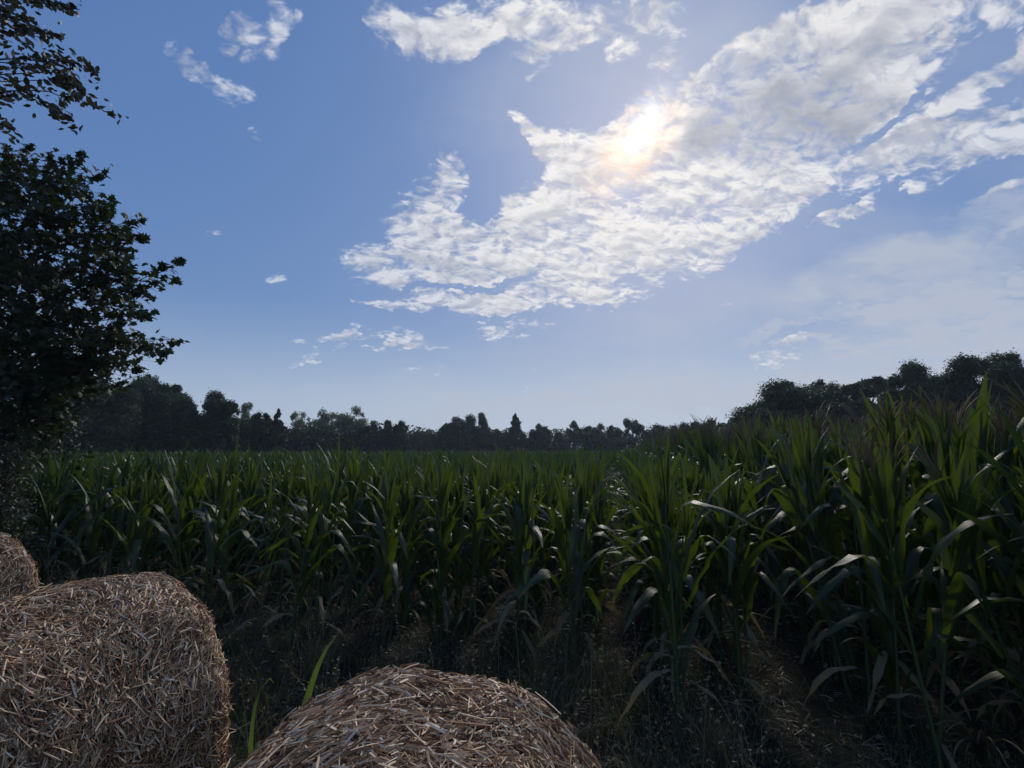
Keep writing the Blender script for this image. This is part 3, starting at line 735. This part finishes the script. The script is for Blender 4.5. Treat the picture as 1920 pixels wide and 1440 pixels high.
# continuous undergrowth closing the tree line near the ground
def hedge():
    rg = np.random.default_rng(55); PP = []
    ctrl = [(-60, 44, 790), (200, 46, 780), (430, 52, 790), (520, 60, 806), (700, 74, 808), (900, 94, 814), (1150, 96, 812), (1330, 80, 804), (1400, 44, 790), (1560, 46, 775), (1700, 38, 760), (1960, 36, 745)]
    xs, ys, ts = zip(*ctrl)
    for px in np.arange(-60, 1970, 3.):
        Yd = np.interp(px, xs, ys)+2.; ty = np.interp(px, xs, ts)+rg.normal(0, 4)+5*math.sin(px*.07)+4*math.sin(px*.19+1)
        b = at(px, 845, Yd); h = at(px, ty, Yd)[2]
        m = 150; v = rg.normal(0, 1, (m, 3))
        PP.append(np.stack([b[0]+v[:, 0]*.5, Yd+v[:, 1]*1.2, h*rg.uniform(.02, 1, m)**.8], -1))
    V, F = leaves(np.vstack(PP), .5, 'kite', rg)
    o = link('undergrowth', npmesh('undergrowth', V, F, M['tree_a'])); tag(o, 'dark unbroken undergrowth below the trees behind the corn', 'undergrowth', kind='stuff')
hedge()

# ---- the big maple at the left edge
def twig_leaves(p, q, n, rg, spread):
    s = rg.random((n, 1))**.7; P_ = p+(q-p)*s
    return P_+rg.normal(0, spread, (n, 3))*np.array([1, 1, .8])
def big_maple():
    rg = np.random.default_rng(77)
    base = np.array([-8.6, 6.9, 0.]); root = empty('maple_tree', base)
    wood, PP = Acc(), []
    tr = bez(np.array([0, 0, -.2]), np.array([.15, 0, 2.]), np.array([.5, -.1, 4.6]), 9)
    wood.add(*tube(tr, np.linspace(.2, .05, 9), 9))
    # lobes of the crown, placed in the tree's own space (pixel positions only choose where they stand)
    lobes = []
    for (px, py, Y, r) in [(30, 345, 6.6, .62), (110, 350, 6.4, .5), (60, 430, 6.2, .75), (140, 440, 6.2, .65), (195, 425, 6.2, .36), (40, 520, 6., .8), (130, 540, 6., .7), (205, 520, 6.1, .42),
                           (30, 620, 5.9, .8), (120, 640, 5.9, .75), (190, 620, 6.1, .5), (40, 720, 5.9, .7), (110, 735, 6., .55), (150, 690, 6.1, .5), (30, 800, 6., .55), (80, 780, 6., .4), (-80, 480, 6.6, 1.1), (-100, 650, 6.4, 1.1), (-60, 330, 7., .8), (-90, 780, 6.4, .8), (230, 560, 6.4, .3), (235, 640, 6.2, .28)]:
        lobes.append((at(px, py, Y)-base, r))
    for (x, y, z, r) in [(-1.5, .8, 3.5, 1.3), (-1.8, -.3, 2.6, 1.2), (.2, 1.8, 3.6, 1.3), (-1, 1.5, 2.2, 1.1), (.3, 1.4, 2.2, 1.1), (0, 0, 5., 1.), (-1, 0, 4.8, 1.1)]:
        lobes.append((np.array([x, y, z]), r))
    for c, r in lobes:
        k = int(np.clip((c[2]-.6)/4.6*8, 1, 7)); st = tr[k]
        wood.add(*tube(bez(st, (st+c)/2+np.array([0, 0, .25]), c, 7), np.linspace(.045, .012, 7), 6))
        off = base[0]+c[0] < -7.6 or c[1]+base[1] > 7.6
        m = int((46 if off else 95)*r*r*10)
        ntw = int(m/13)
        v = norm(rg.normal(0, 1, (ntw, 3))); v[:, 2] = v[:, 2]*.85+.05
        for d in v:
            e = c+d*r*rg.uniform(.65, 1.12); q0 = c+d*r*.2
            wood.add(*tube(bez(q0, (q0+e)/2+np.array([0, 0, .05]), e, 3), np.array([.006, .004, .002]), 3))
            PP.append(twig_leaves(q0, e, 15, rg, .065))
    # sprays that reach out past the crown
    for (x0, y0, x1, y1, Y, n) in [(200, 560, 345, 488, 5.9, 60), (210, 560, 335, 520, 5.9, 46), (200, 540, 290, 560, 6., 40), (190, 640, 352, 640, 5.9, 40), (190, 655, 315, 662, 5.9, 60), (200, 600, 292, 592, 6., 36), (180, 690, 272, 690, 6., 45),
                                    (180, 440, 272, 408, 6., 40), (180, 460, 274, 446, 6., 40), (170, 470, 250, 465, 6., 36), (120, 390, 207, 312, 6.2, 46), (90, 360, 163, 285, 6.3, 44), (30, 330, 60, 270, 6.4, 50), (170, 400, 212, 378, 6.2, 24), (150, 700, 240, 730, 6., 30), (0, 320, 15, 280, 6.4, 40), (80, 350, 100, 292, 6.3, 30), (210, 500, 262, 485, 6., 20)]:
        a = at(x0, y0, Y)-base; b = at(x1, y1, Y-.15)-base
        mid = (a+b)/2+np.array([0, 0, .06]); cv = bez(a, mid, b, 9)
        wood.add(*tube(cv, np.linspace(.010, .002, 9), 4))
        s = rg.random(n)**.85; idx = s*8
        p = np.stack([np.interp(idx, np.arange(9), cv[:, j]) for j in range(3)], -1)
        PP.append(p+rg.normal(0, 1, (n, 3))*np.array([.07, .09, .075])*(1.15-s[:, None]*.85))
    PP = np.vstack(PP)
    V, F = leaves(PP, .105, 'maple', rg, up=.5, droop=np.array([.2, 0, -1.]))
    link('trunk', npmesh('maple_wood', np.vstack(wood.V), np.vstack(wood.F), M['bark']), root)
    link('crown', npmesh('maple_crown', V, F, M['maple'], smooth=False), root)
    tag(root, 'big dark maple reaching in from the left edge with lobed leaves against the sky', 'tree')
    print('maple leaves', len(PP))
big_maple()

def overhang():
    rg = np.random.default_rng(31)
    base = np.array([-7.0, 2.6, 0.]); root = empty('overhanging_tree', base); wood, PP, DD = Acc(), [], []
    tr = bez(np.array([0, 0, -.2]), np.array([-.2, .1, 2.5]), np.array([.4, .6, 6.8]), 10)
    wood.add(*tube(tr, np.linspace(.16, .05, 10), 8))
    Y = 4.2
    for (x0, y0, x1, y1, n, r0) in [(-300, -40, 150, 14, 150, .02), (-300, -80, 100, 70, 150, .02), (-250, 40, 118, 74, 110, .016), (-250, 100, 90, 140, 60, .016), (20, 110, 190, 140, 80, .008), (60, 170, 212, 216, 34, .006), (-20, 130, 142, 236, 60, .01), (100, 135, 165, 190, 40, .005), (-260, 120, 38, 190, 130, .016), (-200, 170, 25, 240, 110, .014), (-300, -160, 60, -40, 140, .02), (-200, -100, 140, -30, 100, .016), (90, 150, 130, 165, 30, .004), (-100, 20, 60, 40, 90, .01)]:
        a = at(x0, y0, Y)-base; b = at(x1, y1, Y-.2)-base; a[2] = min(a[2], 7.2)
        cv = bez(a, (a+b)/2+np.array([0, 0, .09]), b, 10)+np.cumsum(rg.normal(0, .008, (10, 3)), 0)
        wood.add(*tube(cv, np.linspace(r0, .0022, 10), 5))
        wood.add(*tube(bez(tr[6], (tr[6]+a)/2+np.array([0, 0, .1]), a, 5), np.linspace(r0*2, r0, 5), 5))
        s = rg.random(n)**.8*9
        p = np.stack([np.interp(s, np.arange(10), cv[:, j]) for j in range(3)], -1)
        PP.append(p+rg.normal(0, 1, (n, 3))*np.array([.04, .06, .045])*(1.3-s[:, None]/9)); DD.append(np.tile(norm(b-a)*.9+np.array([0, 0, -.35]), (n, 1)))
    for k in range(26):      # the rest of the crown, out of the picture
        c = np.array([rg.uniform(-2.4, 1.0), rg.uniform(-1.8, 1.4), rg.uniform(5.2, 7.6)])
        if base[0]+c[0] > -5.4 and c[1]+base[1] > 2: continue
        PP.append(c+rg.normal(0, .4, (130, 3))); DD.append(np.tile(np.array([0, 0, -1.]), (130, 1)))
        wood.add(*tube(bez(tr[7], (tr[7]+c)/2, c, 4), np.linspace(.03, .008, 4), 4))
    PP = PP+[p+rg.normal(0, .05, p.shape) for p in PP[:14]]; DD = DD+DD[:14]
    V, F = leaves(np.vstack(PP), .08, 'ovate', rg, up=.2, droop=np.vstack(DD))
    link('trunk', npmesh('overhang_wood', np.vstack(wood.V), np.vstack(wood.F), M['bark']), root)
    link('crown', npmesh('overhang_crown', V, F, M['cherry'], smooth=False), root)
    tag(root, 'small-leaved tree whose thin branches hang in at the top left corner', 'tree')
overhang()

def shrub():
    rg = np.random.default_rng(13); b = gnd(10, 1075); b = np.array([-6.15, 5.6, 0]); root = empty('shrub', b); wood = Acc(); PP = []
    for k in range(420):
        f = rg.uniform(0, 1); a = rg.uniform(0, 6.28); r = rg.uniform(.1, .62)*(1-.35*f)
        e = np.array([r*math.cos(a), r*math.sin(a), .3+1.75*f])
        s0 = np.array([r*.2*math.cos(a), r*.2*math.sin(a), max(0, e[2]-.6)])
        wood.add(*tube(bez(s0, (s0+e)/2, e, 4), np.linspace(.006, .002, 4), 3))
        PP.append(s0+(e-s0)*rg.uniform(.3, 1.1, (34, 1))+rg.normal(0, .055, (34, 3)))
    V, F = leaves(np.vstack(PP), .05, 'ovate', rg, up=.4)
    link('stems', npmesh('shrub_stems', np.vstack(wood.V), np.vstack(wood.F), M['bark']), root)
    link('foliage', npmesh('shrub_foliage', V, F, M['shrub'], smooth=False), root)
    tag(root, 'dusty grey-green shrub at the left edge under the maple, behind the bales', 'shrub')
shrub()

# ------------------------------------------------------------------ grass, litter, weeds
def in_field(x, y):
    L = x*rp[0]+y*rp[1]; s = x*rd[0]+y*rd[1]
    return s > front_start(L)
def blades_np(n, P, h, w, rg, lean=.5, curl=1.0):
    K = 5; s = np.linspace(0, 1, K)
    a = rg.uniform(0, 6.28, n); th0 = np.abs(rg.normal(0, lean, n)); th1 = th0+np.abs(rg.normal(0, curl, n))
    hh = h*rg.uniform(.5, 1.2, n)
    C = np.zeros((n, K, 3)); C[:, 0] = P
    for k in range(1, K):
        th = th0+(th1-th0)*s[k]**1.5
        C[:, k] = C[:, k-1]+(hh/(K-1))[:, None]*np.stack([np.sin(th)*np.cos(a), np.sin(th)*np.sin(a), np.cos(th)], -1)
    b = a+rg.normal(0, .6, n)
    S = np.stack([-np.sin(b), np.cos(b), np.zeros(n)], -1)[:, None]*(w*rg.uniform(.6, 1.3, n))[:, None, None]*np.array([.8, 1, .9, .6, .12])[None, :, None]
    V = np.stack([C-S, C+S], 2).reshape(-1, 3)
    base = (np.arange(n)*K*2)[:, None, None]
    f = np.array([[2*k, 2*k+1, 2*k+3, 2*k+2] for k in range(K-1)])
    return V, (base+f[None]).reshape(-1, 4)
def scatter(n, xr, yr, rg, keep):
    x = rg.uniform(*xr, n*4); y = rg.uniform(*yr, n*4)
    k = keep(x, y); x, y = x[k][:n], y[k][:n]
    return np.stack([x, y, gh(x, y)-.01], -1)
rg = np.random.default_rng(21)
def vfield(x, y):
    L = x*rp[0]+y*rp[1]; s = x*rd[0]+y*rd[1]; return s-front_start(L)
def patch(x, y, f=1.):
    return np.sin(x*2.3*f+1)*np.cos(y*1.9*f-.6)+.6*np.sin(x*5.1*f-y*3.3*f)
def bales(x, y): return ((abs(x+.27) < .6) & (y < 1.6)) | ((x < -1.5) & (x > -3.2) & (y < 2.5)) | ((x < -3.5) & (y < 3.9))
def lane(x, y):
    L = x*rp[0]+y*rp[1]; return (L > 1.1) & (L < 1.9)
def clumps(P, rg, k, r):
    return (np.repeat(P, k, 0)+np.concatenate([rg.normal(0, r, (len(P)*k, 2)), np.zeros((len(P)*k, 1))], 1))
# dry grass verge between the bales and the corn
cl = scatter(900, (-9, 1.6), (1.2, 9), rg, lambda x, y: (vfield(x, y) < .5) & (vfield(x, y) > -3.2) & ~bales(x, y) & ~lane(x, y) & (patch(x, y) > -.1) & (rg.random(len(x)) < np.clip(-(x-1)/4, .5, 1)))
low = scatter(700, (-4, 5), (.9, 7), rg, lambda x, y: (vfield(x, y) < 2.2) & ~bales(x, y))
P_ = clumps(cl, rg, 26, .05)
V, F = blades_np(len(P_), P_, .34, .0022, rg, .35, 1.1)
low = clumps(low, rg, 14, .08); V1, F1 = blades_np(len(low), low, .22, .0026, rg, 1.0, 1.0); F = np.vstack([F, F1+len(V)]); V = np.vstack([V, V1])
tall = scatter(150, (-6, 1.4), (1.8, 8), rg, lambda x, y: (vfield(x, y) < .4) & (vfield(x, y) > -3) & ~bales(x, y) & ~lane(x, y))
tall = clumps(tall, rg, 7, .06); V2, F2 = blades_np(len(tall), tall, .8, .0024, rg, .22, .9)
heads = []
for q in V2.reshape(len(tall), 5, 2, 3).mean(2):     # seed heads along the last third of each stem
    for f in np.linspace(.0, 1, 9): heads.append(q[3]*(1-f)+q[4]*f+rg.normal(0, .006, 3))
V3, F3 = leaves(np.array(heads), .02, 'kite', rg)
F3 = np.column_stack([F3, F3[:, -1]])
V2 = np.vstack([V2]); F = np.vstack([F, F2+len(V)]); V = np.vstack([V, V2])
o = link('grass_seed_heads', npmesh('seed_heads', V3, F3[:, :3], M['grass_dry'])); tag(o, 'pale seed heads on the tall dry grass stems of the verge', 'seed heads', kind='stuff')
o = link('dry_grass', npmesh('dry_grass', V, F, M['grass_dry'])); tag(o, 'thin dry grass on the verge between the bales and the corn', 'dry grass', kind='stuff')
cl = scatter(1500, (-9, 4), (.6, 9), rg, lambda x, y: (vfield(x, y) < 1.2) & ~bales(x, y) & (patch(x, y, .8) > -.2))
P_ = clumps(cl, rg, 16, .07)
V, F = blades_np(len(P_), P_, .16, .0024, rg, .6, 1.3)
o = link('green_grass', npmesh('green_grass', V, F, M['grass_green'])); tag(o, 'short green grass growing in the verge and lane', 'grass', kind='stuff')
# straw litter lying flat
P_ = scatter(24000, (-8, 5.5), (.7, 9), rg, lambda x, y: ~bales(x, y) & ((patch(x, y, 1.7) > -.2) | (patch(x+9, y, 5) > .5))); P_[:, 2] += .018
n = len(P_); a = rg.uniform(0, 6.28, n); L = rg.uniform(.02, .12, n); D3 = np.stack([np.cos(a), np.sin(a), rg.normal(0, .16, n)], -1)*L[:, None]*.5
S3 = np.stack([-np.sin(a), np.cos(a), rg.normal(0, .4, n)], -1)*rg.uniform(.001, .0035, n)[:, None]
up = np.array([0, 0, .006])*rg.uniform(0, 1, (n, 1))
V = np.stack([P_-D3-S3, P_-D3+S3, P_+up+S3, P_+up-S3, P_+D3+S3*.6, P_+D3-S3*.6], 1).reshape(-1, 3)
F = ((np.arange(n)*6)[:, None, None]+np.array([[0, 1, 2, 3], [3, 2, 4, 5]])[None]).reshape(-1, 4)
o = link('straw_litter', npmesh('straw_litter', V, F, M['straw_litter'])); tag(o, 'bits of straw and dead leaf lying on the soil', 'straw litter', kind='stuff')
# dead leaf scraps on the soil
P_ = scatter(2600, (-7, 5.5), (1, 9), rg, lambda x, y: ~bales(x, y)); P_[:, 2] += .03
V, F = leaves(P_, .06, 'ovate', rg, up=.9)
o = link('dead_leaves', npmesh('dead_leaves', V, F, M['corn_dry'])); tag(o, 'curled dead leaf scraps scattered on the soil', 'dead leaves', kind='stuff')

def strappy(name, px, py, specs, mat, label, cat, seed, dz=0):
    rg = np.random.default_rng(seed); g = gnd(px, py); root = empty(name, (g[0], g[1], float(gh(g[0], g[1]))-.01)); acc = Acc()
    for (L, W, az, t0, t1, p) in specs:
        acc.add(*blade(L, W, az, t0, t1, rg.uniform(0, .06), 14, 4, p, None, rg.normal(0, .4), .15, r0=.006, rg=rg))
    link('leaf_blades', acc.mesh('weed_blades', M[mat]), root)
    st = Acc(); st.add(*tube(np.array([[0, 0, 0], [0, 0, .08], [0, 0, .16]]), [.009, .008, .004], 6)); link('stem', st.mesh('weed_stem', M[mat]), root)
    tag(root, label, cat)
def px_weed(px, pyb, Yd): # ground point at depth Yd under pixel column px
    return at(px, 1440, Yd)
for (px, Yd, specs, lab, sd_) in [
    (522, 2.15, [(1.12, .07, .9, .06, .9, 9.), (.7, .04, 2.2, .25, 2.2, 3.), (.8, .05, 1.3, .2, 1.4, 4.), (.62, .03, 2.6, .3, 1.4, 1.5), (.5, .028, .2, .4, 1.8, 1.5), (.55, .03, 4.2, .3, 1.5, 1.4)], 'bright green young corn blade standing tall in the gap between the two front bales', 5),
    (478, 2.08, [(1.0, .042, 1.2, .03, 3., 9.), (.98, .036, .3, .08, 3., 6.), (.8, .05, 1.9, .12, 2.8, 4.), (.62, .045, 2.9, .2, .6, 1.5), (.6, .035, 5.2, .5, 2.2, 1.5), (.5, .03, .1, .55, 2.4, 1.4)], 'low green young corn with hooked leaf tips beside the left bale', 6)]:
    x = (px-960)/FPX*Yd*.905
    rgx = np.random.default_rng(sd_); root = empty('young_corn_plant', (x*1.0, Yd, 0)); acc = Acc()
    for (L, W, az, t0, t1, p) in specs: acc.add(*blade(L, W, az, t0, t1, .02, 16, 4, p, None, rgx.normal(0, .3), .12, r0=.006, rg=rgx))
    link('leaf_blades', acc.mesh('weed_blades', M['young']), root)
    st = Acc(); st.add(*tube(np.array([[0, 0, -.02], [0, 0, .12], [0, 0, .3]]), [.010, .009, .004], 6)); link('stem', st.mesh('weed_stem', M['corn_stalk']), root)
    tag(root, lab, 'young corn', 'young corn between the bales')
strappy('grass_clump', 1850, 1438, [(rng.uniform(.35, .62), .016, rng.uniform(1.8, 4.4), rng.uniform(.1, .5), rng.uniform(1.6, 2.5), 1.3) for _ in range(34)], 'grass_dry', 'clump of long arching grass blades at the bottom right corner', 'grass clump', 9)

# ------------------------------------------------------------------ haze
def haze():
    m, t = newmat('haze_air')
    v = t.n('ShaderNodeVolumePrincipled', {'Color': (.72, .83, 1., 1), 'Density': .0006, 'Anisotropy': .35})
    t.n('ShaderNodeOutputMaterial', {'Volume': v.outputs[0]})
    x0, x1, y0, y1, z0, z1 = -3010, 3010, -310, 3010, -1.2, 26.
    V = [(x, y, z) for z in (z0, z1) for y in (y0, y1) for x in (x0, x1)]
    F = [(0, 2, 3, 1), (4, 5, 7, 6), (0, 1, 5, 4), (2, 6, 7, 3), (0, 4, 6, 2), (1, 3, 7, 5)]
    o = link('haze', npmesh('haze', V, F, m, smooth=False)); tag(o, 'thin bluish summer haze over the fields', 'haze', kind='stuff')
haze()
